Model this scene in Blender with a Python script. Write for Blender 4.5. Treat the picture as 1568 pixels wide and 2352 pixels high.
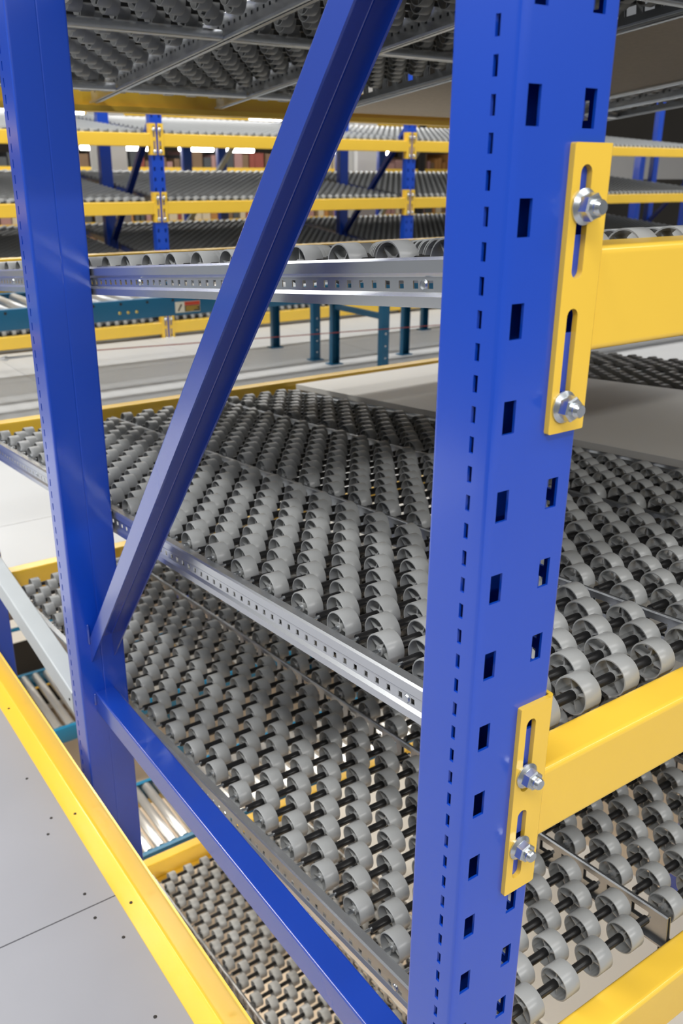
import bpy, bmesh, math, random
from mathutils import Vector, Matrix

random.seed(7)
for o in list(bpy.data.objects):
    bpy.data.objects.remove(o, do_unlink=True)
scene = bpy.context.scene
COL = scene.collection
GZ = 3700.0                      # ground floor lies this many millimetres below the datum


def W3(x, y, z):                 # millimetres -> metres, ground floor at z = 0
    return Vector((x * .001, y * .001, (z + GZ) * .001))


# ------------------------------------------------------------------ camera
CAM = (-485.5, -481.2, 128.3)
YAW, PITCH, ROLL, FPX = .61824, .36988, .00884, 2050.95
cd = bpy.data.cameras.new('camera')
cam = bpy.data.objects.new('camera', cd)
COL.objects.link(cam)
fwd = Vector((math.sin(YAW) * math.cos(PITCH), math.cos(YAW) * math.cos(PITCH), -math.sin(PITCH)))
rgt = Vector((math.cos(YAW), -math.sin(YAW), 0))
upv = rgt.cross(fwd)
r2 = rgt * math.cos(ROLL) + upv * math.sin(ROLL)
u2 = -rgt * math.sin(ROLL) + upv * math.cos(ROLL)
M = Matrix((r2, u2, -fwd)).transposed().to_4x4()
M.translation = W3(*CAM)
cam.matrix_world = M
cd.sensor_fit = 'VERTICAL'
cd.sensor_height = 22.3
cd.sensor_width = 14.87
cd.lens = 22.3 * FPX / 2352
cd.clip_start = .02
cd.clip_end = 200
cd.dof.use_dof = True
cd.dof.focus_distance = 1.05
cd.dof.aperture_fstop = 5.6
scene.camera = cam

# ------------------------------------------------------------------ world, lamps, exposure
world = bpy.data.worlds.new('hall_air')
scene.world = world
world.use_nodes = True
bg = world.node_tree.nodes['Background']
bg.inputs[0].default_value = (.93, .96, 1, 1)
bg.inputs[1].default_value = .18


def area(name, loc, size, power, rot=(0, 0, 0), col=(1, .985, .96)):
    l = bpy.data.lights.new(name, 'AREA')
    l.shape = 'RECTANGLE'
    l.size, l.size_y = size
    l.energy = power
    l.color = col
    o = bpy.data.objects.new(name, l)
    o.location = W3(*loc)
    o.rotation_euler = rot
    COL.objects.link(o)
    return o


area('aisle_lamp_row', (900, -1700, 2300), (6.0, .3), 72)
area('aisle_lamp_row', (500, -5000, 2300), (8.0, .3), 370)
area('side_lamp_row', (-1500, 700, 2400), (.3, 6.0), 165)
area('walkway_lamp_row', (2500, 5300, 2500), (8.0, .3), 190)
area('walkway_lamp_row', (-3200, 4200, 2500), (5.0, .3), 150)
area('walkway_lamp_row', (10000, 5300, 2500), (6.0, .3), 170)
area('far_aisle_lamp_row', (5000, 9800, 2500), (10.0, .3), 220)
area('lower_lamp_row', (-500, 3700, -1400), (7.0, .3), 130, col=(1, .93, .82))
area('lower_lamp_row', (2600, -1100, -1500), (5.0, .3), 80, col=(1, .93, .82))
area('lower_lamp_row', (-800, 900, -1500), (.3, 5.0), 120, col=(1, .93, .82))

vs = scene.view_settings
vs.view_transform = 'Standard'
vs.look = 'None'
vs.gamma = 1
vs.use_curve_mapping = False
vs.exposure = .1
try:
    scene.cycles.max_bounces = 8
    scene.cycles.diffuse_bounces = 4
    scene.cycles.caustics_reflective = False
    scene.cycles.caustics_refractive = False
except Exception:
    pass


# ------------------------------------------------------------------ materials
def srgb(r, g, b):
    f = lambda c: (c / 255 / 12.92) if c / 255 <= .04045 else ((c / 255 + .055) / 1.055) ** 2.4
    return (f(r), f(g), f(b), 1)


def mat(name, col, rough=.5, metal=0, spec=.5, noise=0, nscale=20, bump=0, bscale=60, coat=0, emit=None, rvar=0, stretch=None):
    m = bpy.data.materials.new(name)
    m.use_nodes = True
    nt = m.node_tree
    b = nt.nodes['Principled BSDF']
    b.inputs['Base Color'].default_value = col
    b.inputs['Roughness'].default_value = rough
    b.inputs['Metallic'].default_value = metal
    b.inputs['Specular IOR Level'].default_value = spec
    if coat:
        b.inputs['Coat Weight'].default_value = coat
        b.inputs['Coat Roughness'].default_value = .15
        b.inputs['Coat IOR'].default_value = 1.6
    if emit:
        b.inputs['Emission Color'].default_value = emit[0]
        b.inputs['Emission Strength'].default_value = emit[1]
    if noise or bump or rvar:
        tc = nt.nodes.new('ShaderNodeTexCoord')
        mp = nt.nodes.new('ShaderNodeMapping')
        if stretch:
            mp.inputs['Scale'].default_value = stretch
        nt.links.new(tc.outputs['Object'], mp.inputs['Vector'])
    if noise or rvar:
        n = nt.nodes.new('ShaderNodeTexNoise')
        n.inputs['Scale'].default_value = nscale
        n.inputs['Detail'].default_value = 5
        nt.links.new(mp.outputs[0], n.inputs['Vector'])
    if noise:
        r = nt.nodes.new('ShaderNodeMapRange')
        r.inputs['From Min'].default_value = .3
        r.inputs['From Max'].default_value = .7
        r.inputs['To Min'].default_value = 1 - noise
        r.inputs['To Max'].default_value = 1 + noise
        nt.links.new(n.outputs['Fac'], r.inputs['Value'])
        h = nt.nodes.new('ShaderNodeHueSaturation')
        h.inputs['Color'].default_value = col
        nt.links.new(r.outputs[0], h.inputs['Value'])
        nt.links.new(h.outputs[0], b.inputs['Base Color'])
    if rvar:
        r = nt.nodes.new('ShaderNodeMapRange')
        r.inputs['From Min'].default_value = .3
        r.inputs['From Max'].default_value = .7
        r.inputs['To Min'].default_value = max(.02, rough - rvar)
        r.inputs['To Max'].default_value = rough + rvar
        nt.links.new(n.outputs['Fac'], r.inputs['Value'])
        nt.links.new(r.outputs[0], b.inputs['Roughness'])
    if bump:
        n2 = nt.nodes.new('ShaderNodeTexNoise')
        n2.inputs['Scale'].default_value = bscale
        n2.inputs['Detail'].default_value = 2
        nt.links.new(mp.outputs[0], n2.inputs['Vector'])
        bp = nt.nodes.new('ShaderNodeBump')
        bp.inputs['Strength'].default_value = bump
        bp.inputs['Distance'].default_value = .002
        nt.links.new(n2.outputs['Fac'], bp.inputs['Height'])
        nt.links.new(bp.outputs[0], b.inputs['Normal'])
    return m


BLUE = mat('blue_paint', srgb(14, 70, 188), .28, noise=.03, nscale=4, spec=.6, coat=.6)
BLUE2 = mat('blue_paint_brace', srgb(20, 62, 166), .26, noise=.03, nscale=5, spec=.7, coat=1)
YEL = mat('yellow_paint', srgb(241, 198, 66), .28, noise=.02, nscale=5, coat=.4)
GREY = mat('grey_plastic', srgb(151, 153, 153), .3, spec=.5)
BLACK = mat('black_tube', srgb(26, 26, 27), .35)
GALV = mat('galvanised_steel', srgb(210, 213, 216), .26, metal=.85, noise=.05, nscale=14, stretch=(1, .15, 1))
GALV2 = mat('dull_galvanised_steel', srgb(150, 153, 156), .36, metal=.9, noise=.05, nscale=14)
ZINC = mat('zinc_plate', srgb(205, 210, 214), .25, metal=.95, noise=.06, nscale=120)
WCHAN = mat('white_channel', srgb(186, 192, 194), .4, noise=.03, nscale=12)
WBOARD = mat('white_laminate', srgb(226, 224, 218), .45, noise=.02, nscale=3)
RAW = mat('raw_particle_board', srgb(178, 167, 152), .8, noise=.06, nscale=90)
DECK = mat('grey_floor_board', srgb(150, 151, 157), .5, noise=.03, nscale=4)
DECK2 = mat('pale_floor_board', srgb(196, 197, 197), .5, noise=.03, nscale=2)
GROUND = mat('beige_concrete', srgb(200, 184, 164), .6, noise=.06, nscale=1.5)
CBLUE = mat('conveyor_blue', srgb(22, 100, 138), .38, noise=.04, nscale=8)
ROLL = mat('steel_roller', srgb(205, 207, 208), .3, metal=.8, noise=.05, nscale=10)
DARK = mat('dark_screw', srgb(52, 50, 48), .5, metal=.4)
RED = mat('red_cord', srgb(150, 60, 50), .6)
LRED = mat('label_red', srgb(200, 70, 45), .5)
LWHITE = mat('label_white', srgb(225, 222, 205), .5)
LBLACK = mat('label_black', srgb(60, 55, 45), .5)
WHITE = mat('white_paint', srgb(228, 228, 226), .5, noise=.02, nscale=2)
WALLM = mat('hall_wall', srgb(84, 78, 70), .8, noise=.08, nscale=.6)
LAMP = mat('lamp_tube', (1, 1, 1, 1), .5, emit=((1, .98, .94, 1), 14))
BOXC = [mat('carton_' + n, srgb(*c), .7, noise=.05, nscale=3) for n, c in
        (('brown', (120, 96, 72)), ('red', (140, 70, 60)), ('cream', (196, 184, 160)), ('orange', (170, 120, 64)), ('grey', (70, 74, 78)), ('pink', (160, 124, 120)))]


# ------------------------------------------------------------------ mesh helpers
class MB:
    def __init__(s):
        s.v, s.f = [], []

    def add(s, vs, fs):
        n = len(s.v)
        s.v += [tuple(p) for p in vs]
        s.f += [tuple(i + n for i in f) for f in fs]

    def box(s, x0, y0, z0, x1, y1, z1):
        s.add([(x0, y0, z0), (x1, y0, z0), (x1, y1, z0), (x0, y1, z0), (x0, y0, z1), (x1, y0, z1), (x1, y1, z1), (x0, y1, z1)],
              [(3, 2, 1, 0), (4, 5, 6, 7), (0, 1, 5, 4), (1, 2, 6, 5), (2, 3, 7, 6), (3, 0, 4, 7)])

    def prism(s, poly, fn, t0, t1):      # poly: list of (a, b); fn(a, b, t) -> xyz
        n = len(poly)
        s.add([fn(a, b, t0) for a, b in poly] + [fn(a, b, t1) for a, b in poly],
              [(i, (i + 1) % n, n + (i + 1) % n, n + i) for i in range(n)] + [tuple(range(n - 1, -1, -1)), tuple(range(n, 2 * n))])

    def lathe(s, prof, fn, seg=24, caps=True):   # prof: list of (r, t); fn(a, b, t) -> xyz
        n = len(prof)
        vs = []
        for r, t in prof:
            for k in range(seg):
                a = 2 * math.pi * k / seg
                vs.append(fn(r * math.cos(a), r * math.sin(a), t))
        fs = [(i * seg + k, i * seg + (k + 1) % seg, (i + 1) * seg + (k + 1) % seg, (i + 1) * seg + k) for i in range(n - 1) for k in range(seg)]
        if caps:
            fs += [tuple(range(seg - 1, -1, -1)), tuple((n - 1) * seg + k for k in range(seg))]
        s.add(vs, fs)

    def mesh(s, name, material, org=(0, 0, 0), mats=None, fm=None, sharp=.6, wn=False):
        me = bpy.data.meshes.new(name)
        me.from_pydata([((x - org[0]) * .001, (y - org[1]) * .001, (z - org[2]) * .001) for x, y, z in s.v], [], s.f)
        bm = bmesh.new()
        bm.from_mesh(me)
        bmesh.ops.recalc_face_normals(bm, faces=bm.faces)
        bm.to_mesh(me)
        bm.free()
        for m in (mats or [material]):
            me.materials.append(m)
        me.polygons.foreach_set('use_smooth', [True] * len(me.polygons))
        if fm:
            me.polygons.foreach_set('material_index', fm)
        me.set_sharp_from_angle(angle=sharp)
        me.update()
        if wn:
            weighted_normals(me)
        return me


def weighted_normals(me, cosa=.8):
    """Area-weighted corner normals, so large flat faces stay flat next to small rounded edges."""
    fn = [p.normal.copy() for p in me.polygons]
    fa = [p.area + 1e-12 for p in me.polygons]
    vf = [[] for _ in me.vertices]
    for p in me.polygons:
        for v in p.vertices:
            vf[v].append(p.index)
    out = []
    for p in me.polygons:
        n0 = fn[p.index]
        for v in p.vertices:
            big = max((fa[i] for i in vf[v] if fn[i].dot(n0) > cosa), default=1)
            n = Vector((0, 0, 0))
            for i in vf[v]:
                if fn[i].dot(n0) > cosa:
                    n += fn[i] * (fa[i] / big) ** 2
            out.append(n.normalized() if n.length > 1e-9 else n0)
    me.normals_split_custom_set(out)


def sheet(mb, prof, lines, holes, t, fn, closed=False):
    """Thin folded sheet: profile polyline x length lines, with open cells; holes = set of (segment, cell)."""
    n = len(prof)
    ns = n if closed else n - 1
    nrm = []
    for i in range(n):
        a = prof[(i - 1) % n] if (closed or i > 0) else prof[i]
        b = prof[(i + 1) % n] if (closed or i < n - 1) else prof[i]
        dx, dy = b[0] - a[0], b[1] - a[1]
        l = math.hypot(dx, dy) or 1
        nrm.append((dy / l, -dx / l))
    vs = []
    m = len(lines)
    for off in (0, -t):
        for i in range(n):
            a, b = prof[i][0] + nrm[i][0] * off, prof[i][1] + nrm[i][1] * off
            for z in lines:
                vs.append(fn(a, b, z))
    O = lambda i, j: (i % n) * m + j
    I = lambda i, j: n * m + (i % n) * m + j
    fs = []
    solid = lambda i, j: 0 <= j < m - 1 and ((closed or 0 <= i < ns)) and ((i % n) if closed else i, j) not in holes
    for i in range(ns):
        for j in range(m - 1):
            if (i, j) in holes:
                continue
            fs.append((O(i, j), O(i + 1, j), O(i + 1, j + 1), O(i, j + 1)))
            fs.append((I(i, j), I(i, j + 1), I(i + 1, j + 1), I(i + 1, j)))
            if not solid(i - 1, j):
                fs.append((O(i, j), O(i, j + 1), I(i, j + 1), I(i, j)))
            if not solid(i + 1, j):
                fs.append((O(i + 1, j), I(i + 1, j), I(i + 1, j + 1), O(i + 1, j + 1)))
            if not solid(i, j - 1):
                fs.append((O(i, j), I(i, j), I(i + 1, j), O(i + 1, j)))
            if not solid(i, j + 1):
                fs.append((O(i, j + 1), O(i + 1, j + 1), I(i + 1, j + 1), I(i, j + 1)))
    mb.add(vs, fs)


def rpoly(pts, r, seg=3):            # round the corners of a polygon; r may be per-corner
    out = []
    n = len(pts)
    for i, p in enumerate(pts):
        rr = r[i] if isinstance(r, (list, tuple)) else r
        if rr <= 0:
            out.append(p)
            continue
        a, b = pts[i - 1], pts[(i + 1) % n]
        p_, a_, b_ = Vector(p), Vector(a), Vector(b)
        u, v = (a_ - p_).normalized(), (b_ - p_).normalized()
        s, e = p_ + u * rr, p_ + v * rr
        for k in range(seg + 1):
            t = k / seg
            q = s * (1 - t) ** 2 + p_ * 2 * t * (1 - t) + e * t * t
            out.append((q.x, q.y))
    return out


IDX = lambda x, y, z: (x, y, z)
AX_X = lambda a, b, t: (t, a, b)     # profile in (y, z), length along x
AX_Y = lambda a, b, t: (a, t, b)     # profile in (x, z), length along y
AX_Z = lambda a, b, t: (a, b, t)


def put(name, me, parent=None, loc=None, label=None, cat=None, group=None, kind=None):
    o = bpy.data.objects.new(name, me)
    COL.objects.link(o)
    if parent:
        o.parent = parent
    if loc is not None:
        o.location = loc
    if label:
        o['label'] = label
    if cat:
        o['category'] = cat
    if group:
        o['group'] = group
    if kind:
        o['kind'] = kind
    return o


def thing(name, label, cat, org, group=None, rot=None, kind=None):
    o = put(name, None, None, W3(*org), label, cat, group, kind)
    if rot:
        o.rotation_euler = rot
    o.empty_display_size = .05
    return o


def project(p):
    d = p - M.translation
    z = d.dot(fwd)
    if z < .05:
        return None
    return 784 + FPX * d.dot(r2) / z, 1176 - FPX * d.dot(u2) / z, FPX / z


# ------------------------------------------------------------------ the setting
PW, PD = 100.8, 69.4                 # post width and depth
MIDY, REARY = 1196.0, 2170.0         # rear faces of the middle and the rear post
NEXT = 2489.0                        # pitch of the frames along the rack
FLOOR = -1190.0

mb = MB()
mb.box(-9000, -6000, -3760, 26000, 22000, -3700)
put('ground_floor', mb.mesh('ground_floor', GROUND, (0, 0, -GZ)), None, (0, 0, 0), kind='structure')

screw_mb = MB()
screw_mb.lathe([(3.2, 0), (3.2, .8), (1.8, 1)], AX_Z, 10)
SCREW = screw_mb.mesh('screw', DARK)


def panels(name, rects, z, material, thick=18):
    fl = put(name, None, None, W3(rects[0][0], rects[0][1], z - thick), kind='structure')
    o0 = (rects[0][0], rects[0][1], z - thick)
    out = []
    for x0, y0, x1, y1 in rects:
        m = MB()
        m.prism(rpoly([(x0 + 1.6, y0 + 1.6), (x1 - 1.6, y0 + 1.6), (x1 - 1.6, y1 - 1.6), (x0 + 1.6, y1 - 1.6)], 0), AX_Z, z - thick, z)
        out.append(put('panel', m.mesh('panel', material, o0), fl))
    m = MB()                         # dark joists seen through the joints
    xs0, ys0 = min(r[0] for r in rects), min(r[1] for r in rects)
    xs1, ys1 = max(r[2] for r in rects), max(r[3] for r in rects)
    m.box(xs0, ys0, z - thick - 30, xs1, ys1, z - thick - 1)
    put('joist_layer', m.mesh('joist_layer', RAW, o0), fl)
    return fl, o0, out


rects = []
for y0 in (-1580, -360, 860, 2080, 3300, 4520):
    rects += [(-1248, y0, -26, y0 + 1220), (-2470, y0, -1248, y0 + 1220)]
fl, fo, ps = panels('floor', rects[:6], FLOOR, DECK)
panels('floor', rects[6:], FLOOR, DECK2)
for k, (x, y) in enumerate([(-89, 1147), (-107, 897), (-112, 829), (-86, 756), (-107, 571), (-111, 1101), (-91, 1310), (-330, 900), (-330, 820), (-560, 900), (-560, 820)]):
    pn = ps[2] if y < 860 else ps[4]
    s = put('screw', SCREW, pn, ((x - fo[0]) * .001, (y - fo[1]) * .001, (FLOOR - fo[2]) * .001))

rects = []
for i in range(9):
    for j in range(4):
        x0 = -24 + i * 1220
        y0, y1 = [(2200, 2900), (2900, 4120), (4120, 5340), (5340, 8500)][j]
        rects.append((x0, y0, x0 + 1220, y1))
panels('floor', rects, FLOOR, DECK2)

rects = []
for i in range(4):
    for j in range(3):
        rects.append((-26 + i * 1220, -3730 + j * 1220, -26 + (i + 1) * 1220, -3730 + (j + 1) * 1220))
panels('floor', rects, FLOOR, DECK)
# unseen deck added above the rack to block overhead lamp light
m = MB()
for i in range(5):
    m.box(-20 + i * 2440 + 2, -30, 1015, -20 + (i + 1) * 2440 - 2, 2190, 1037)
put('light_block_deck', m.mesh('light_block_deck', RAW, (0, 0, -GZ)), None, (0, 0, 0), kind='structure')

# yellow kick plate along the walkway edge
t = thing('kick_plate', 'yellow steel kick plate screwed along the grey floor edge', 'kick plate', (-58, -900, FLOOR))
m = MB()
prof = [(-60, 3), (-26, 3)]
prof = [(-60, 2.5), (-27, 2.5), (-24, 3.5), (-22.5, 6), (-22, 10), (-22, 96), (-20.5, 99), (-17, 100)]
sheet(m, [(a, b) for a, b in prof][::-1], [-900, 0, 800, 1500, 2088], set(), 2.5, lambda a, b, y: (a, y, FLOOR + b))
put('angle', m.mesh('angle', YEL, (-58, -900, FLOOR), wn=True), t)
for y in (500, 823, 1128, 1617, 190):
    put('screw', SCREW, t, ((-43 + 58) * .001, (y + 900) * .001, .0026))

# ------------------------------------------------------------------ upright frames
H1L, H1R, H2L, H2R, ZT, ZB, SY, SZ = 11.5, 24.9, 70.3, 83.5, 182.5, 155.4, 19.2, 226.2
PTOP, PBOT = 1010.0, -GZ


def post_mesh(mirror, zoff, lo, hi, wide=False):
    """Upright section with two columns of keyholes in the face and a slot row in the side, seam at the back."""
    r = 5
    base = [('p', (r, 0)), ('p', (H1L, 0)), ('h', (H1R, 0)), ('p', (H2L, 0)), ('h', (H2R, 0)), ('p', (PW - r, 0)),
            ('p', (PW - r * .3, r * .3)), ('p', (PW, r)), ('p', (PW, SY)), ('s', (PW, SY + 6)), ('p', (PW, PD - r)), ('p', (PW - r * .3, PD - r * .3)), ('p', (PW - r, PD)),
            ('p', (PW / 2 + 2.5, PD)), ('p', (PW / 2 + .6, PD - .7)), ('p', (PW / 2 - .6, PD - .7)), ('p', (PW / 2 - 2.5, PD)),
            ('p', (r, PD)), ('p', (r * .3, PD - r * .3)), ('p', (0, PD - r)), ('p', (0, SY + 5)), ('s', (0, SY)), ('p', (0, r)), ('p', (r * .3, r * .3))]
    prof = [p for _, p in base]
    n = len(prof)
    hs = [(i - 1) % n for i, (k, _) in enumerate(base) if k == 'h']
    ss = [(i - 1) % n for i, (k, _) in enumerate(base) if k == 's']
    zs = {PBOT, PTOP}
    H, S = [], []
    for k in range(-14, 24):
        a, b = ZB - 75 * k + zoff, ZT - 75 * k + zoff
        if lo < a and b < hi:
            H.append((a, b))
            zs |= {a, b}
    for k in range(-40, 80):
        b = SZ - 25 * k + zoff
        a = b - 14
        if lo < a and b < hi:
            S.append((a, b))
            zs |= {a, b}
    zs = sorted(zs)
    lines = [zs[0]]
    for z in zs[1:]:
        if z - lines[-1] > .01:
            lines.append(z)
    holes = set()
    for j in range(len(lines) - 1):
        c = (lines[j] + lines[j + 1]) / 2
        if any(a < c < b for a, b in H):
            holes |= {(s, j) for s in hs}
        if any(a < c < b for a, b in S):
            holes |= {(s, j) for s in ss}
    m = MB()
    if mirror:
        sheet(m, prof, lines, holes, 2.6, lambda a, b, z: (a, PD - b, z), True)
    else:
        sheet(m, prof, lines, holes, 2.6, lambda a, b, z: (a, b, z), True)
    return m.mesh('post', BLUE, (0, 0, PBOT), wn=True)


POST_F = post_mesh(False, 0, -1250, 700)
POST_M = post_mesh(True, 7.5, -1250, 700)

CSL, CC = -1.22, 598.0               # diagonal brace line: z = CC + CSL * y


def channel_mesh(x0, x1, y0, y1, c, sl, h, org):
    m = MB()
    k = math.hypot(1, sl)
    t_ = 3
    po = [(x0, h), (x0, 0), (x1, 0), (x1, h), (x1 - t_, h), (x1 - t_, t_), (x0 + t_, t_), (x0 + t_, h)]
    po = rpoly(po, [0, 4, 4, 0, 0, 2, 2, 0], 4)
    m.prism(po, lambda a, b, y: (a, y, c + sl * y - b * k), y0, y1)
    return m.mesh('brace', BLUE2, org, wn=True)


def weld(x, y, z0, z1, org):
    m = MB()
    m.lathe([(1.5, z0), (3.5, z0 + 3), (3.5, z1 - 3), (1.5, z1)], lambda a, b, z: (x + a, y + b, z), 8)
    return m.mesh('weld', BLUE2, org)


def frame(x, y, label, rear=True, group='blue upright frames of the near rack'):
    t = thing('upright_frame', label, 'rack frame', (x, y, PBOT), group)
    put('post', POST_F, t)
    put('post', POST_M, t, (0, (MIDY - PD) * .001, 0))
    og = (0, 0, PBOT)
    b = put('diagonal_brace', channel_mesh(28, 79, PD, MIDY - PD, CC, CSL, 36, og), t)
    put('weld', weld(27, MIDY - PD - 1, -790, -745, og), b)
    put('weld', weld(80, MIDY - PD - 1, -775, -740, og), b)
    b = put('horizontal_brace', channel_mesh(28, 71, PD, MIDY - PD, -905, 0, 46, og), t)
    put('weld', weld(27, MIDY - PD - 1, -935, -908, og), b)
    for zz in (-2300, -3500):
        put('horizontal_brace', channel_mesh(28, 71, PD, MIDY - PD, zz, 0, 46, og), t)
    return t


frame(0, 0, 'blue perforated upright frame in the foreground, with diagonal brace between two posts')
frame(NEXT, 0, 'blue upright frame at the far end of the near rack bay')
for x, w in ((0, 'behind the left blue post'), (NEXT, 'at the back corner of the near rack bay')):
    t = thing('rack_post', 'single blue rear post standing ' + w, 'rack post', (x, REARY - PD, PBOT), 'single rear posts of the near rack')
    put('post_body', POST_M, t)
    m = MB()
    m.box(-20, -20, 0, 120, 90, 8)
    put('base_plate', m.mesh('base_plate', BLUE), t)

# white spacer channel from the middle post back to the rear post
t = thing('spacer_channel', 'white steel channel tying the left blue post to the post behind it', 'channel', (0, MIDY, -932))
m = MB()
po = rpoly([(0, -50), (0, 0), (44, 0), (44, -50), (41, -50), (41, -3), (3, -3), (3, -50)], [0, 4, 4, 0, 0, 2, 2, 0], 3)
m.prism(po, lambda a, b, y: (a, y, -935 + .104 * (y - MIDY) + b), MIDY + 2, REARY - PD - 2)
put('channel_body', m.mesh('channel_body', WCHAN, (0, MIDY, -932), wn=True), t)
m = MB()
m.lathe([(3, 0), (3, 1.5)], lambda a, b, tt: (-tt, MIDY + 20 + a, -960 + b), 8)
put('bolt_hole', m.mesh('bolt_hole', DARK, (0, MIDY, -932)), t)

# ------------------------------------------------------------------ beams with slotted connectors
nm = MB()
AN = lambda a, b, tt: (a, -tt, b)
nm.lathe([(13.5, 0), (13.5, 1.6), (12, 2.6), (9.8, 4)], AN, 28)
hexa = [(10.6 * math.cos(math.pi / 3 * k + .3), 10.6 * math.sin(math.pi / 3 * k + .3)) for k in range(6)]
hexs = [(.86 * a, .86 * b) for a, b in hexa]
n0 = len(nm.v)
nm.add([AN(a, b, 2.5) for a, b in hexa] + [AN(a, b, 11) for a, b in hexa] + [AN(a, b, 12.4) for a, b in hexs],
       [(i, (i + 1) % 6, 6 + (i + 1) % 6, 6 + i) for i in range(6)] + [(6 + i, 6 + (i + 1) % 6, 12 + (i + 1) % 6, 12 + i) for i in range(6)] + [tuple(range(12, 18))])
nm.lathe([(6.1, 11), (6.1, 15), (5.6, 15.6), (6.1, 16.2), (5.6, 16.8), (6, 17.4), (5, 18.8)], AN, 16)
NUT = nm.mesh('nut', ZINC, sharp=.5)


def plate_with_slots(x0, x1, z0, z1, slots, y0, y1):
    """Flat plate pierced by rounded slots (cx, half-width, z0, z1), in the x-z plane."""
    bm = bmesh.new()

    def loop(pts):
        vs = [bm.verts.new((a, 0, b)) for a, b in pts]
        return [bm.edges.new((vs[i], vs[(i + 1) % len(vs)])) for i in range(len(vs))]
    es = loop(rpoly([(x0, z0), (x1, z0), (x1, z1), (x0, z1)], 2, 2))
    for cx, hw, a, b in slots:
        pts = []
        for k in range(13):
            an = math.pi * k / 12
            pts.append((cx + hw * math.cos(an), b - hw + hw * math.sin(an)))
        for k in range(13):
            an = math.pi + math.pi * k / 12
            pts.append((cx + hw * math.cos(an), a + hw + hw * math.sin(an)))
        es += loop(pts)
    bmesh.ops.triangle_fill(bm, use_beauty=True, edges=es)
    r = bmesh.ops.extrude_face_region(bm, geom=bm.faces[:])
    moved = {v for v in r['geom'] if isinstance(v, bmesh.types.BMVert)}
    for v in bm.verts:
        v.co.y = y1 if v in moved else y0
    bm.verts.index_update()
    out = MB()
    out.add([tuple(v.co) for v in bm.verts], [tuple(v.index for v in f.verts) for f in bm.faces])
    bm.free()
    return out


# connector in local millimetres: x0 = 0 is the post edge, z = 0 its top
def connector_mesh(side):
    m = plate_with_slots(-41, 0 if side > 0 else 0, -222, 0, [(-26, 6.2, -98, -15), (-26, 6.2, -205, -121)], -5, 0)
    po = rpoly([(-3, -5), (0, -5), (5, -2), (5, 50), (1, 50), (1, 0), (-3, 0)], [0, 3, 3, 0, 0, 1, 0], 3)
    m.prism(po, AX_Z, -222, 0)
    return m


CONN = connector_mesh(1).mesh('connector', YEL, wn=True)
mm = connector_mesh(1)
mm.v = [(-x, y, z) for x, y, z in mm.v]
CONN_R = mm.mesh('connector', YEL, wn=True)


def beam(label, x0, x1, yf, top, h, ledge, group, flip=False, nuts=(-45, -200), ctop=75, conns=True):
    """Step beam between two posts; yf = outer face; flip = the outer face looks to +y."""
    s = -1 if flip else 1
    t = thing('rack_beam', label, 'beam', (x0, yf, top), group)
    po = rpoly([(0, top), (0, top - h), (62, top - h), (62, ledge), (46, ledge), (46, top)], [7, 6, 4, 1, 1, 6], 4)
    m = MB()
    m.prism(po, lambda a, b, x: (x, yf + s * a, b), x0 + 5, x1 - 5)
    put('beam_body', m.mesh('beam_body', YEL, (x0, yf, top), wn=True), t)
    if conns:
        for i, (xx, me) in enumerate(((0, CONN), (x1 - x0, CONN_R))):
            c = put('connector', me, t, (xx * .001, 0, ctop * .001))
            if flip:
                c.scale = (1, -1, 1)
            for zn in nuts:
                put('nut', NUT, c, ((-26 if i == 0 else 26) * .001, -.005, zn * .001))
    return t


# levels: rail-top height at y = 0 and slope
LEV = {'overhead': (556, -.109), 'upper': (65, -.0988), 'middle': (-418, -.0864), 'low': (-882, -.0876), 'storey': (-2210, -.0876)}
RY0, RY1 = 51.0, 2106.0
zl = lambda L, y: LEV[L][0] + LEV[L][1] * y
FB = {'overhead': 566, 'upper': 71, 'middle': -430, 'low': -918, 'storey': -2210}
nice = {'overhead': 'overhead', 'upper': 'eye-height', 'middle': 'middle', 'low': 'lowest walkway-side', 'storey': 'storey-below'}
for L in LEV:
    hh = 95 if L == 'low' else 84
    nn = (-45, -200)
    if L == 'middle':
        nn = (-79, -166)
    beam('yellow front beam of the %s roller level' % nice[L], PW, NEXT, 0, FB[L], hh, min(zl(L, 55) - 47, FB[L] - 40), 'yellow front beams of the near rack',
         nuts=nn, ctop={'upper': 75, 'middle': 90, 'low': 80}.get(L, 75))
    rt = zl(L, 2110) + 25
    beam('yellow rear beam ending the %s roller level' % nice[L], PW, NEXT, REARY, rt, 88, zl(L, 2100) - 48, 'yellow rear beams of the near rack', flip=True)

# ------------------------------------------------------------------ roller beds


def wheel_mesh(seg, spokes=4):
    m = MB()
    R, r, hw = 23.2, 21.2, 13
    prof = [(r, -hw), (R - .5, -hw), (R, -hw + .7), (R, hw - .7), (R - .5, hw), (r, hw)]
    m.lathe(prof + [prof[0]], AX_X, seg, caps=False)
    m.lathe([(3, -10), (7, -10), (7, 10), (3, 10)], AX_X, 10, caps=True)
    for k in range(spokes):
        a = 2 * math.pi * k / spokes + .3
        c, s = math.cos(a), math.sin(a)
        q = [(6.5, -.9), (r + .3, -.9), (r + .3, .9), (6.5, .9)]
        m.prism([(c * u - s * v, s * u + c * v) for u, v in q], AX_X, -8, 8)
    return m


WHEEL = wheel_mesh(32).mesh('wheel', GREY, sharp=.7)
APITCH, WP = 46.0, 73.0
NAX = int((RY1 - RY0 - 30) / APITCH)
AXM = {}


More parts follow.
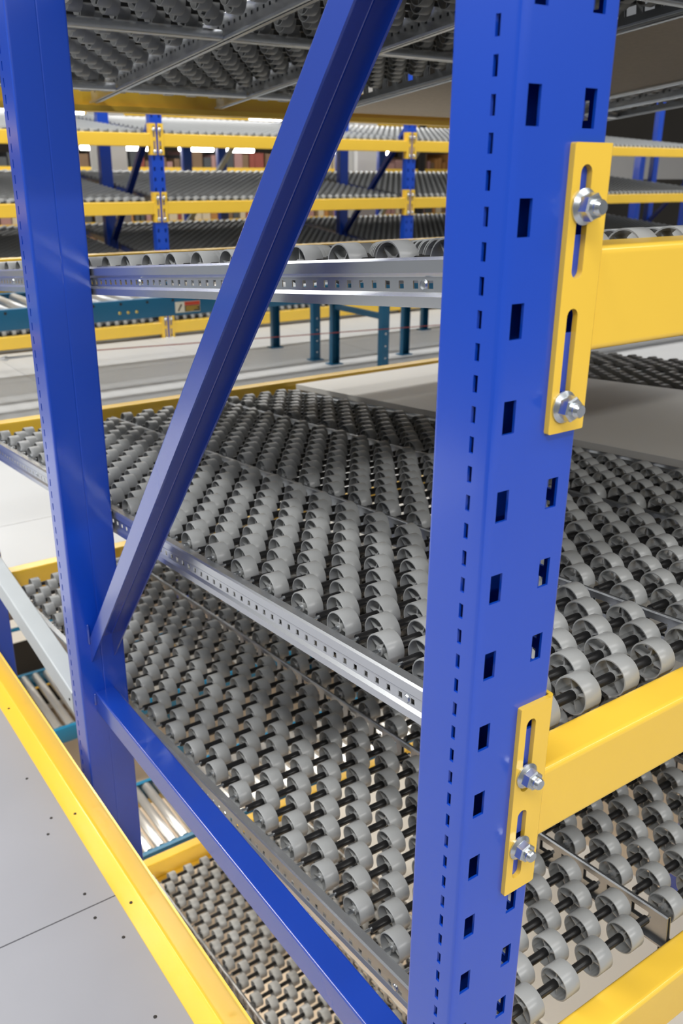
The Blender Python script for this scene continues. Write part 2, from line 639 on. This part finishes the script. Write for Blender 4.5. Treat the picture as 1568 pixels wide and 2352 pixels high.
def axle_mesh(w, xa, xb):
    """black sleeve from xa to xb on a thin zinc rod"""
    k_ = (w, round(xa), round(xb))
    if k_ not in AXM:
        m = MB()
        m.lathe([(6.4, xa), (6.4, xb)], AX_X, 12)
        k = len(m.f)
        m.lathe([(2.8, 14), (2.8, w - 1)], AX_X, 8)
        AXM[k_] = m.mesh('axle', None, mats=[BLACK, ZINC], fm=[0] * k + [1] * (len(m.f) - k))
    return AXM[k_]


def rail_outer():
    m = MB()
    prof = [(13, -7), (13, 0), (1, 0), (0, -1.5), (0, -13), (3.5, -17), (3.5, -21), (3.5, -29), (3.5, -33), (0, -37), (0, -46), (15, -46)]
    L = RY1 - RY0
    lines, hs = [0], set()
    y = 14
    while y < L - 14:
        lines += [y, y + 8]
        hs.add((6, len(lines) - 2))
        y += 23
    lines.append(L)
    # outside is -x: profile runs downwards, so flip the normal by reversing
    prof = prof[::-1]
    hs = {(len(prof) - 2 - a, b) for a, b in hs}
    sheet(m, prof, lines, hs, 1.6, AX_Y)
    return m.mesh('side_rail', GALV, wn=True)


def rail_mid():
    m = MB()
    prof = [(2, -43), (2, -46), (8, -46), (8, -26), (8, -7), (8, 2), (10, 4), (14, 4), (16, 2), (16, -7), (16, -26), (16, -46), (22, -46), (22, -43)]
    L = RY1 - RY0
    lines, hs = [0], set()
    y = 32
    while y < L - 30:
        lines += [y, y + 30]
        hs |= {(3, len(lines) - 2), (9, len(lines) - 2)}
        y += 46
    lines.append(L)
    sheet(m, prof[::-1], lines, hs, 1.6, AX_Y)
    return m.mesh('divider_rail', GALV2)


def rail_top():
    m = MB()
    prof = [(2, -42), (2, -46), (8, -46), (8, -24), (8, -17), (8, 2), (10, 4), (14, 4), (16, 2), (16, -17), (16, -24), (16, -46), (22, -46), (22, -42)]
    L = RY1 - RY0
    lines, hs = [0], set()
    y = 20
    while y < L - 20:
        lines += [y, y + 7]
        hs |= {(3, len(lines) - 2), (9, len(lines) - 2)}
        y += 23
    lines.append(L)
    sheet(m, prof[::-1], lines, hs, 1.6, AX_Y)
    return m.mesh('divider_rail', GALV, wn=True)


RAIL_O, RAIL_M, RAIL_T = rail_outer(), rail_mid(), rail_top()
sc_mb = MB()
sc_mb.lathe([(5.5, 0), (5.5, 2), (4.5, 3.4), (2, 4)], lambda a, b, tt: (-tt, a, b), 12)
RSCREW = sc_mb.mesh('rail_screw', ZINC)
LOWW = {}


def low_wheels(cols, w):
    """merged small wheels for beds too far off or out of frame: axes list of (x, y)"""
    m = MB()
    for x, y in cols:
        m.lathe([(23.8, x - 13), (23.8, x + 13)], lambda a, b, tt: (tt, y + a, b - 4), 10)
    return m


def wheel_spots(w, first):
    n = int(round(w / WP))
    wp = (w - 28) / n
    out = []
    for i in range(NAX):
        odd = (i + first) % 2
        for k in range(n):
            out.append((20 + wp * (k + (.28 if odd == 0 else .74)), 24 + APITCH * i))
    return out


def roller_bed(L, x0, x1, label, group, first=0, outer=False, last=False, single=True, bars=True):
    z0, sl = LEV[L]
    org = (x0, RY0, z0 + sl * RY0)
    t = thing('roller_bed', label, 'roller bed', org, group, (math.atan(sl), 0, 0))
    w = x1 - x0
    put('side_rail' if outer else 'divider_rail', RAIL_O if outer else (RAIL_T if L == 'overhead' else RAIL_M), t)
    if outer:
        r = t.children[0]
        for y in (166, 880, 1600):
            put('rail_screw', RSCREW, r, (.0035, y * .001, -.025))
    hm = MB()
    hm.box(2, 0, -75, 20, 9, -47)
    put('end_bracket', hm.mesh('end_bracket', DARK), t)
    if last:
        put('divider_rail', RAIL_M, t, ((w - 22) * .001, 0, 0))
        w -= 20
    Mw = Matrix.Translation(W3(*org)) @ Matrix.Rotation(math.atan(sl), 4, 'X')
    rest = []
    rows = set()
    spots = wheel_spots(w, first)
    for x, y in spots:
        lp = Vector((x * .001, y * .001, -.004))
        pr = project(Mw @ lp)
        vis = single and pr and -45 < pr[0] < 1613 and -45 < pr[1] < 2397 and pr[2] * .047 > 11
        if not vis:
            rest.append((x, y))
            continue
        rows.add(y)
        o = bpy.data.objects.new('wheel', WHEEL)
        COL.objects.link(o)
        o.parent = t
        o.location = lp
        o.rotation_euler = (random.uniform(0, 6.28), 0, 0)
    ally = sorted({y for _, y in wheel_spots(w, first)})
    off = []
    for y in ally:
        if y in rows:
            xs_ = [a for a, b in spots if b == y]
            edge = min(xs_) < 20 + 25
            o = bpy.data.objects.new('axle', axle_mesh(w, min(xs_) if edge else 27, w - 9 if edge else max(xs_)))
            COL.objects.link(o)
            o.parent = t
            o.location = (0, y * .001, -.004)
        else:
            off.append(y)
    if rest:
        m = low_wheels(rest, w)
        put('wheels', m.mesh('wheels', GREY), t, kind='stuff')
    if off:
        m = MB()
        for y in off:
            m.lathe([(6.4, 2), (6.4, w - 2)], lambda a, b, tt: (tt, y + a, b - 4), 8)
        put('axles', m.mesh('axles', BLACK), t, kind='stuff')
    if bars:
        for y in (150, 720, 1290, 1870):
            m = MB()
            m.prism(rpoly([(y - 12, -47), (y + 12, -47), (y + 12, -29), (y - 12, -29)], 3, 2), AX_X, 17, w)
            put('cross_tube', m.mesh('cross_tube', GALV), t)
    return t


where = {'overhead': 'the overhead level', 'upper': 'the eye-height level', 'middle': 'the middle level', 'low': 'the lowest level', 'storey': 'the storey below'}
first_of = {'overhead': 0, 'upper': 1, 'middle': 1, 'low': 0, 'storey': 0}
for L in LEV:
    g = 'grey wheel beds on ' + where[L]
    nmz = ['next to the blue foreground frame', 'second from the blue foreground frame', 'third from the blue frame, against the board']
    XS = [105, 490, 870, 1262] if L == 'overhead' else [105, 470, 838, 1130]
    for k in range(3):
        roller_bed(L, XS[k], XS[k + 1], 'grey wheel roller bed on %s, %s' % (where[L], nmz[k]), g,
                   first_of[L], outer=(k == 0), last=(k == 2), bars=(L in ('overhead',)))
    if L not in ('storey',):
        for k, (a, b) in enumerate(((2010, 2245), (2245, 2470)) if L == 'overhead' else ((1890, 2185), (2185, 2470))):
            roller_bed(L, a, b, 'grey wheel bed on %s beyond the white board, %s one' % (where[L], ('nearer', 'farther')[k]), g, 0, last=(k == 1), single=False)
    # loose boards laid across the bay
    z0, sl = LEV[L]
    t = thing('deck_board', 'flat white board lying on %s of the near rack' % where[L], 'board', (1282 if L == 'overhead' else 1150, RY0, z0 + sl * RY0), 'white boards on the roller levels', (math.atan(sl), 0, 0))
    m = MB()
    zb = 2 if L in ('middle', 'storey') else -40
    m.prism(rpoly([(0, 0), (728, 0), (728, RY1 - RY0), (0, RY1 - RY0)], 2, 1), AX_Z, zb + .6, zb + 17)
    put('board_top', m.mesh('board_top', WBOARD), t)
    m = MB()
    m.box(.5, .5, zb, 727.5, RY1 - RY0 - .5, zb + .5)
    put('board_underside', m.mesh('board_underside', RAW), t)
    for xx in (0, 715):
        m = MB()
        m.box(xx, 0, zb - 24 if zb > 0 else zb - 6, xx + 13, RY1 - RY0, zb - .2)
        put('bearer', m.mesh('bearer', GALV), t)

# ------------------------------------------------------------------ conveyors
RM = MB()
RM.lathe([(9, -1), (24, 0), (25, 2), (25, 98), (24, 100), (9, 101)], lambda a, b, tt: (a, tt, b), 14)


def conveyor(label, x0, x1, y0, y1, ztop, zfloor, pitch, legs, group, holes=True, tag=None):
    t = thing('roller_conveyor', label, 'conveyor', (x0, y0, zfloor), group)
    og = (x0, y0, zfloor)
    h = 102
    for k, yy in enumerate((y0, y1)):
        s = 1 if k == 0 else -1
        po = [(0, 0), (0, -h), (35, -h), (35, -h + 3), (3, -h + 3), (3, -3), (25, -3), (25, 0)]
        m = MB()
        m.prism(rpoly(po, [2, 3, 0, 0, 0, 0, 0, 0], 2), lambda a, b, x: (x, yy + s * a, ztop + b), x0, x1)
        sr = put('side_rail', m.mesh('side_rail', CBLUE, og), t)
        if k == 0 and holes:
            x = x0 + 40
            hm = MB()
            hm.lathe([(8, 0), (8, 1)], lambda a, b, tt: (a, -tt, b), 6)
            me = hm.mesh('axle_end', DARK)
            while x < x1:
                put('axle_end', me, sr, ((x - x0) * .001, 0, (ztop - 18 - zfloor) * .001))
                x += 150
    rm = MB()
    ln = (y1 - y0) - 60
    rm.lathe([(9, -12), (9, 0), (24, 0), (25, 2), (25, ln - 2), (24, ln), (9, ln), (9, ln + 12)], lambda a, b, tt: (a, tt, b), 14)
    me = rm.mesh('roller', ROLL)
    x = x0 + 35
    while x < x1 - 20:
        put('roller', me, t, ((x - x0) * .001, .030, (ztop - 22 - zfloor) * .001))
        x += pitch
    lm = MB()
    lh = ztop - h - zfloor
    sheet(lm, rpoly([(-32, 40), (-32, 0), (32, 0), (32, 40)], [0, 4, 4, 0], 2), [6, lh + 40], set(), 3, AX_Z)
    lm.box(-50, -20, 0, 50, 60, 6)
    leg = lm.mesh('leg', CBLUE)
    bo = MB()
    bo.lathe([(8, 0), (8, 3), (4, 5)], lambda a, b, tt: (a, -tt, b), 8)
    bolt = bo.mesh('bolt', ZINC)
    for lx in legs:
        for k, yy in enumerate((y0 + 4, y1 - 4)):
            l = put('leg', leg, t, ((lx - x0) * .001, (yy - y0) * .001, 0))
            if k:
                l.rotation_euler = (0, 0, math.pi)
            for zz in (.06, .14, .22, .3):
                put('bolt', bolt, l, (0, 0, zz))
        for zc, tz in ((lh * .72, 34),):
            m = MB()
            m.box(lx - 18, y0 + 40, zfloor + zc, lx + 18, y1 - 40, zfloor + zc + tz)
            put('cross_bar', m.mesh('cross_bar', CBLUE, og), t)
    return t


cv = conveyor('blue roller conveyor on the walkway, the nearer one with a warning label', -2600, 7800, 4120, 4731, -548, FLOOR, 95, [-1500, 3130, 3770, 5200, 6700], 'blue roller conveyors on the walkway')
conveyor('blue roller conveyor on the walkway, the farther one', -2600, 7800, 4881, 5489, -548, FLOOR, 95, [-900, 3100, 4600, 6100], 'blue roller conveyors on the walkway', holes=False)
# warning label on the near conveyor
lab = MB()
lab.box(1652, 4118.4, -637, 1803, 4119.9, -578)
lo_ = put('warning_label', lab.mesh('warning_label', LWHITE, (-2600, 4120, FLOOR)), cv)
for nm_, mt, a in (('label_red_band', LRED, (1708, -600, 1801, -580)), ('label_text_field', LBLACK, (1708, -634, 1801, -601)), ('label_pictogram', LBLACK, (1668, -622, 1690, -592))):
    m = MB()
    if nm_ == 'label_pictogram':
        m.prism([(1666, -626), (1672, -630), (1694, -594), (1686, -590)], lambda a_, b_, tt: (a_, tt, b_), 4117.8, 4118.3)
    else:
        m.box(a[0], 4117.8, a[1], a[2], 4118.3, a[3])
    put(nm_, m.mesh(nm_, mt, (-2600, 4120, FLOOR)), lo_)
for k in range(4):
    m = MB()
    m.box(1714, 4117.2, -608 - 7 * k, 1714 + (82, 70, 78, 50)[k], 4117.7, -605.5 - 7 * k)
    put('label_print_line', m.mesh('label_print_line', YEL, (-2600, 4120, FLOOR)), lo_)
bm_ = MB()
bm_.lathe([(9, 0), (9, 3), (5, 6)], lambda a, b, tt: (a, -tt, b), 10)
BOLT = bm_.mesh('rail_bolt', mat('brass_bolt', srgb(210, 190, 110), .4, metal=.7))
for x in (1330, 1378, 1426):
    put('rail_bolt', BOLT, cv, ((x + 2600) * .001, 0, (-612 - FLOOR) * .001))

# pull cord along the conveyor with its turnbuckle
t = thing('pull_cord', 'thin red pull cord strung along the near conveyor legs', 'cord', (640, 4095, -790))
m = MB()
for i in range(12):
    a, b = 900 + i * 550, 900 + (i + 1) * 550
    za, zb = -780 - .033 * (a - 900), -780 - .033 * (b - 900)
    za = max(za, -900)
    zb = max(zb, -900)
    vs_ = []
    for (xx, zz) in ((a, za), (b, zb)):
        vs_ += [(xx, 4095 + 3 * math.cos(k * math.pi / 3), zz + 3 * math.sin(k * math.pi / 3)) for k in range(6)]
    m.add(vs_, [(k, (k + 1) % 6, 6 + (k + 1) % 6, 6 + k) for k in range(6)])
put('cord_line', m.mesh('cord_line', RED, (640, 4095, -790)), t)
m = MB()
m.lathe([(4, 560), (7, 570), (7, 690), (12, 700), (12, 715), (7, 722), (6, 840), (14, 850), (14, 872), (5, 880), (3, 920)], lambda a, b, x: (x, 4095 + a, -781 + b), 10)
put('turnbuckle', m.mesh('turnbuckle', ROLL, (640, 4095, -790)), t)

# lower storey conveyors
conveyor('blue roller conveyor on the ground floor, right behind the storey-below beam', -1500, 6000, 2860, 3400, -3000, -3700, 64, [0, 1500, 3000, 4500], 'ground floor conveyors', holes=False)
conveyor('blue roller conveyor on the ground floor, the one farther back', -1500, 6000, 4115, 4860, -3000, -3700, 74, [0, 1500, 3000, 4500], 'ground floor conveyors', holes=False)
t = thing('control_cabinet', 'white cabinet with blue stripe on the ground floor behind the conveyors', 'cabinet', (950, 5450, -GZ))
m = MB()
m.prism(rpoly([(600, 5450), (1500, 5450), (1500, 5900), (600, 5900)], 8, 2), AX_Z, -GZ, -2700)
put('body', m.mesh('body', WHITE, (950, 5450, -GZ)), t)
m = MB()
m.box(599, 5447, -2990, 1501, 5449.5, -2960)
put('stripe', m.mesh('stripe', CBLUE, (950, 5450, -GZ)), t)
m = MB()
m.box(640, 5444, -3650, 1460, 5449.5, -3080)
put('door', m.mesh('door', BLACK, (950, 5450, -GZ)), t)
for k, (y, zt) in enumerate(((3560, -2960), (5040, -2900))):
    beam('yellow ground storey beam, %s' % ('between the two ground floor conveyors' if k == 0 else 'behind the farther ground floor conveyor'), -1500, 6000, y, zt - 250, 100, zt - 300, 'yellow beams on the ground storey', conns=False)

# ------------------------------------------------------------------ the rack across the walkway
FY = 6300.0
FLV = {'top': 345, 'second': -142, 'third': -629, 'bottom': -1066}
FX = [-2434, 55, 2544, 5033, 7522, 10011]
names_f = ['at the far left', 'second from the left', 'third from the left', 'fourth from the left', 'at the far right', 'beyond the right edge']
POST_X = POST_F


def far_wheels():
    m = MB()
    w = NEXT - PW - 20
    n = int(w / 73)
    for i in range(NAX + 1):
        for k in range(n):
            x = 73 * (k + (.25 if i % 2 else .75))
            y = 40 + APITCH * i
            m.lathe([(23.8, x - 13), (23.8, x + 13)], lambda a, b, tt: (tt, y + a, b), 8)
    return m


FWH = far_wheels().mesh('wheels', GREY)
m = MB()
for xx in (0, 365, 730, 1095, 1460, 1825, 2190, 2355):
    m.box(xx, 0, -44, xx + 12, 2090, 4)
FRAIL1 = MB()
FRAIL1.box(0, 0, -44, 12, 2090, 4)
FRAIL1 = FRAIL1.mesh('divider_rail', GALV)
am = MB()
for i in range(NAX + 1):
    y = 40 + APITCH * i
    am.lathe([(6.4, 0), (6.4, NEXT - PW - 20)], lambda a, b, tt: (tt, y + a, b), 6)
FAX = am.mesh('axles', BLACK)
for i, x in enumerate(FX):
    t = thing('upright_frame', 'blue upright frame of the rack across the walkway, %s' % names_f[i], 'rack frame', (x, FY, PBOT), 'blue frames of the rack across the walkway')
    put('post', POST_F, t)
    put('post', POST_M, t, (0, 1.05, 0))
    put('post', POST_M, t, (0, 2.03, 0))
    og = (0, 0, PBOT)
    put('diagonal_brace', channel_mesh(28, 79, PD, 1050, 560, -1.0, 36, og), t)
    put('horizontal_brace', channel_mesh(28, 71, PD, 1050, -640, 0, 46, og), t)
    if i == len(FX) - 1:
        continue
    for L, z in FLV.items():
        beam('yellow beam of the rack across the walkway, %s level, bay %s' % (L, ('left of the picture', 'at the left', 'in the middle', 'right of the middle', 'at the right')[i]),
             x + PW, x + NEXT, FY, z, 94, z - 8, 'yellow beams of the rack across the walkway', ctop=70)
        t = thing('roller_bed', 'wide grey wheel bed across the walkway, %s level, bay %s' % (L, ('left of the picture', 'at the left', 'in the middle', 'right of the middle', 'at the right')[i]),
                  'roller bed', (x + PW + 10, FY + 55, z + 2), 'grey wheel beds across the walkway', (.092, 0, 0))
        put('wheels', FWH, t, kind='stuff')
        put('axles', FAX, t, kind='stuff')
        for xx in (0, 365, 730, 1095, 1460, 1825, 2190, 2355):
            put('divider_rail', FRAIL1, t, (xx * .001, 0, 0))
        m = MB()
        rb = thing('rack_beam', 'yellow rear beam across the walkway, %s level, bay %s' % (L, ('left of the picture', 'at the left', 'in the middle', 'right of the middle', 'at the right')[i]), 'beam',
                   (x + PW, FY + 2120, z), 'rear beams of the rack across the walkway')
        m.box(x + PW, FY + 2150, z + 120, x + NEXT, FY + 2195, z + 205)
        put('beam_body', m.mesh('beam_body', YEL, (x + PW, FY + 2120, z)), rb)

# ------------------------------------------------------------------ things behind the far rack
for k, (x, w) in enumerate(((3470, 'left of the third far frame'), (6860, 'near the fourth far frame'), (-1200, 'at the far left'))):
    t = thing('building_column', 'white steel column of the hall %s' % w, 'column', (x, 9500, -GZ), 'white hall columns')
    m = MB()
    po = [(-150, -150), (150, -150), (150, -130), (10, -130), (10, 130), (150, 130), (150, 150), (-150, 150), (-150, 130), (-10, 130), (-10, -130), (-150, -130)]
    m.prism([(x + a, 9500 + b) for a, b in po], AX_Z, -GZ, 2600)
    put('column_body', m.mesh('column_body', WHITE, (x, 9500, -GZ)), t)
    m = MB()
    m.box(x - 220, 9280, -GZ, x + 220, 9720, -GZ + 25)
    put('base_plate', m.mesh('base_plate', WHITE, (x, 9500, -GZ)), t)
for k, (x, y) in enumerate(((4020, 8800), (4440, 8800), (6020, 8800), (6640, 8800), (9600, 8800), (11650, 8800), (12600, 9600), (14000, 9600), (15200, 9600))):
    t = thing('rack_post', 'blue post of the racks behind the far rack, number %s from the left' % ('one two three four five six seven eight nine'.split()[k]), 'rack post', (x, y, PBOT), 'posts behind the far rack')
    m = MB()
    m.prism(rpoly([(x, y), (x + 100, y), (x + 100, y + 70), (x, y + 70)], 5, 2), AX_Z, PBOT, 470)
    put('post_body', m.mesh('post_body', BLUE, (x, y, PBOT)), t)
    if k in (0, 3):
        m = MB()
        m.prism([(0, 0), (60, 0), (60, 40), (0, 40)], lambda a, b, z: (x + a + 20 + (z + 400) * .75, y - 45 + b, z), -480, 460)
        put('white_brace', m.mesh('white_brace', WCHAN, (x, y, PBOT)), t)
for k in range(5):
    x0 = -1500 + k * 3400
    t = thing('storage_shelf', 'distant stock shelf with coloured cartons, %s' % ('leftmost', 'second from left', 'third from left', 'fourth from left', 'rightmost')[k], 'shelf', (x0, 14500, -GZ), 'distant stock shelves')
    og = (x0, 14500, -GZ)
    for xx in (x0, x0 + 3300):
        m = MB()
        m.box(xx, 14500, -GZ, xx + 90, 14580, 1100)
        m.box(xx, 15400, -GZ, xx + 90, 15480, 1100)
        put('post', m.mesh('post', DARK, og), t)
    for zz in (-1300, -850, -420, 10, 440, 860):
        m = MB()
        m.box(x0 + 90, 14500, zz, x0 + 3300, 14560, zz + 70)
        put('shelf_beam', m.mesh('shelf_beam', YEL, og), t)
        for ci in range(len(BOXC)):
            m = MB()
            x = x0 + 100
            rr = random.Random(k * 100 + zz)
            while x < x0 + 3200:
                w = min(rr.uniform(60, 200), x0 + 3280 - x)
                h = rr.uniform(90, 300)
                if rr.randrange(len(BOXC)) == ci:
                    m.box(x, 14570, zz + 70, x + w, 15300, zz + 70 + h)
                x += w + rr.uniform(5, 40)
            if m.v:
                put('cartons', m.mesh('cartons', BOXC[ci], og), t, kind='stuff')

m = MB()
m.box(-9000, 21900, -GZ, 40000, 22000, 3200)
put('wall_back', m.mesh('wall_back', WALLM, (0, 0, -GZ)), None, (0, 0, 0), kind='structure')
m = MB()
m.box(13200, 12000, -80, 34000, 12100, 430)
put('wall_right', m.mesh('wall_right', WHITE, (0, 0, -GZ)), None, (0, 0, 0), kind='structure')

lampx = [(4324, 954), (9328, 987), (1500, 395), (2600, 400), (3500, 385), (4700, 400), (5900, 390), (6700, 395), (7794, 400), (8682, 392), (9900, 396), (10994, 400), (12200, 394), (5300, 960), (13100, 700)]
lampx = [(-484 + (x + 484) * .848, 128 + (z - 128) * .848) for x, z in lampx]
for k, (x, z) in enumerate(lampx):
    t = thing('ceiling_light', 'bright tube lamp far behind the racks, %s from the left' % ['first', 'second', 'third', 'fourth', 'fifth', 'sixth', 'seventh', 'eighth', 'ninth', 'tenth', 'eleventh', 'twelfth', 'thirteenth', 'fourteenth', 'fifteenth'][sorted(lampx).index((x, z))], 'lamp', (x, 13500, z), 'distant tube lamps')
    m = MB()
    m.box(x - 320, 13440, z + 45, x + 320, 13560, z + 90)
    put('housing', m.mesh('housing', WHITE, (x, 13500, z)), t)
    m = MB()
    m.lathe([(30, x - 300), (36, x - 295), (36, x + 295), (30, x + 300)], lambda a, b, tt: (tt, 13500 + a, z + b), 10)
    put('tube', m.mesh('tube', LAMP, (x, 13500, z)), t)
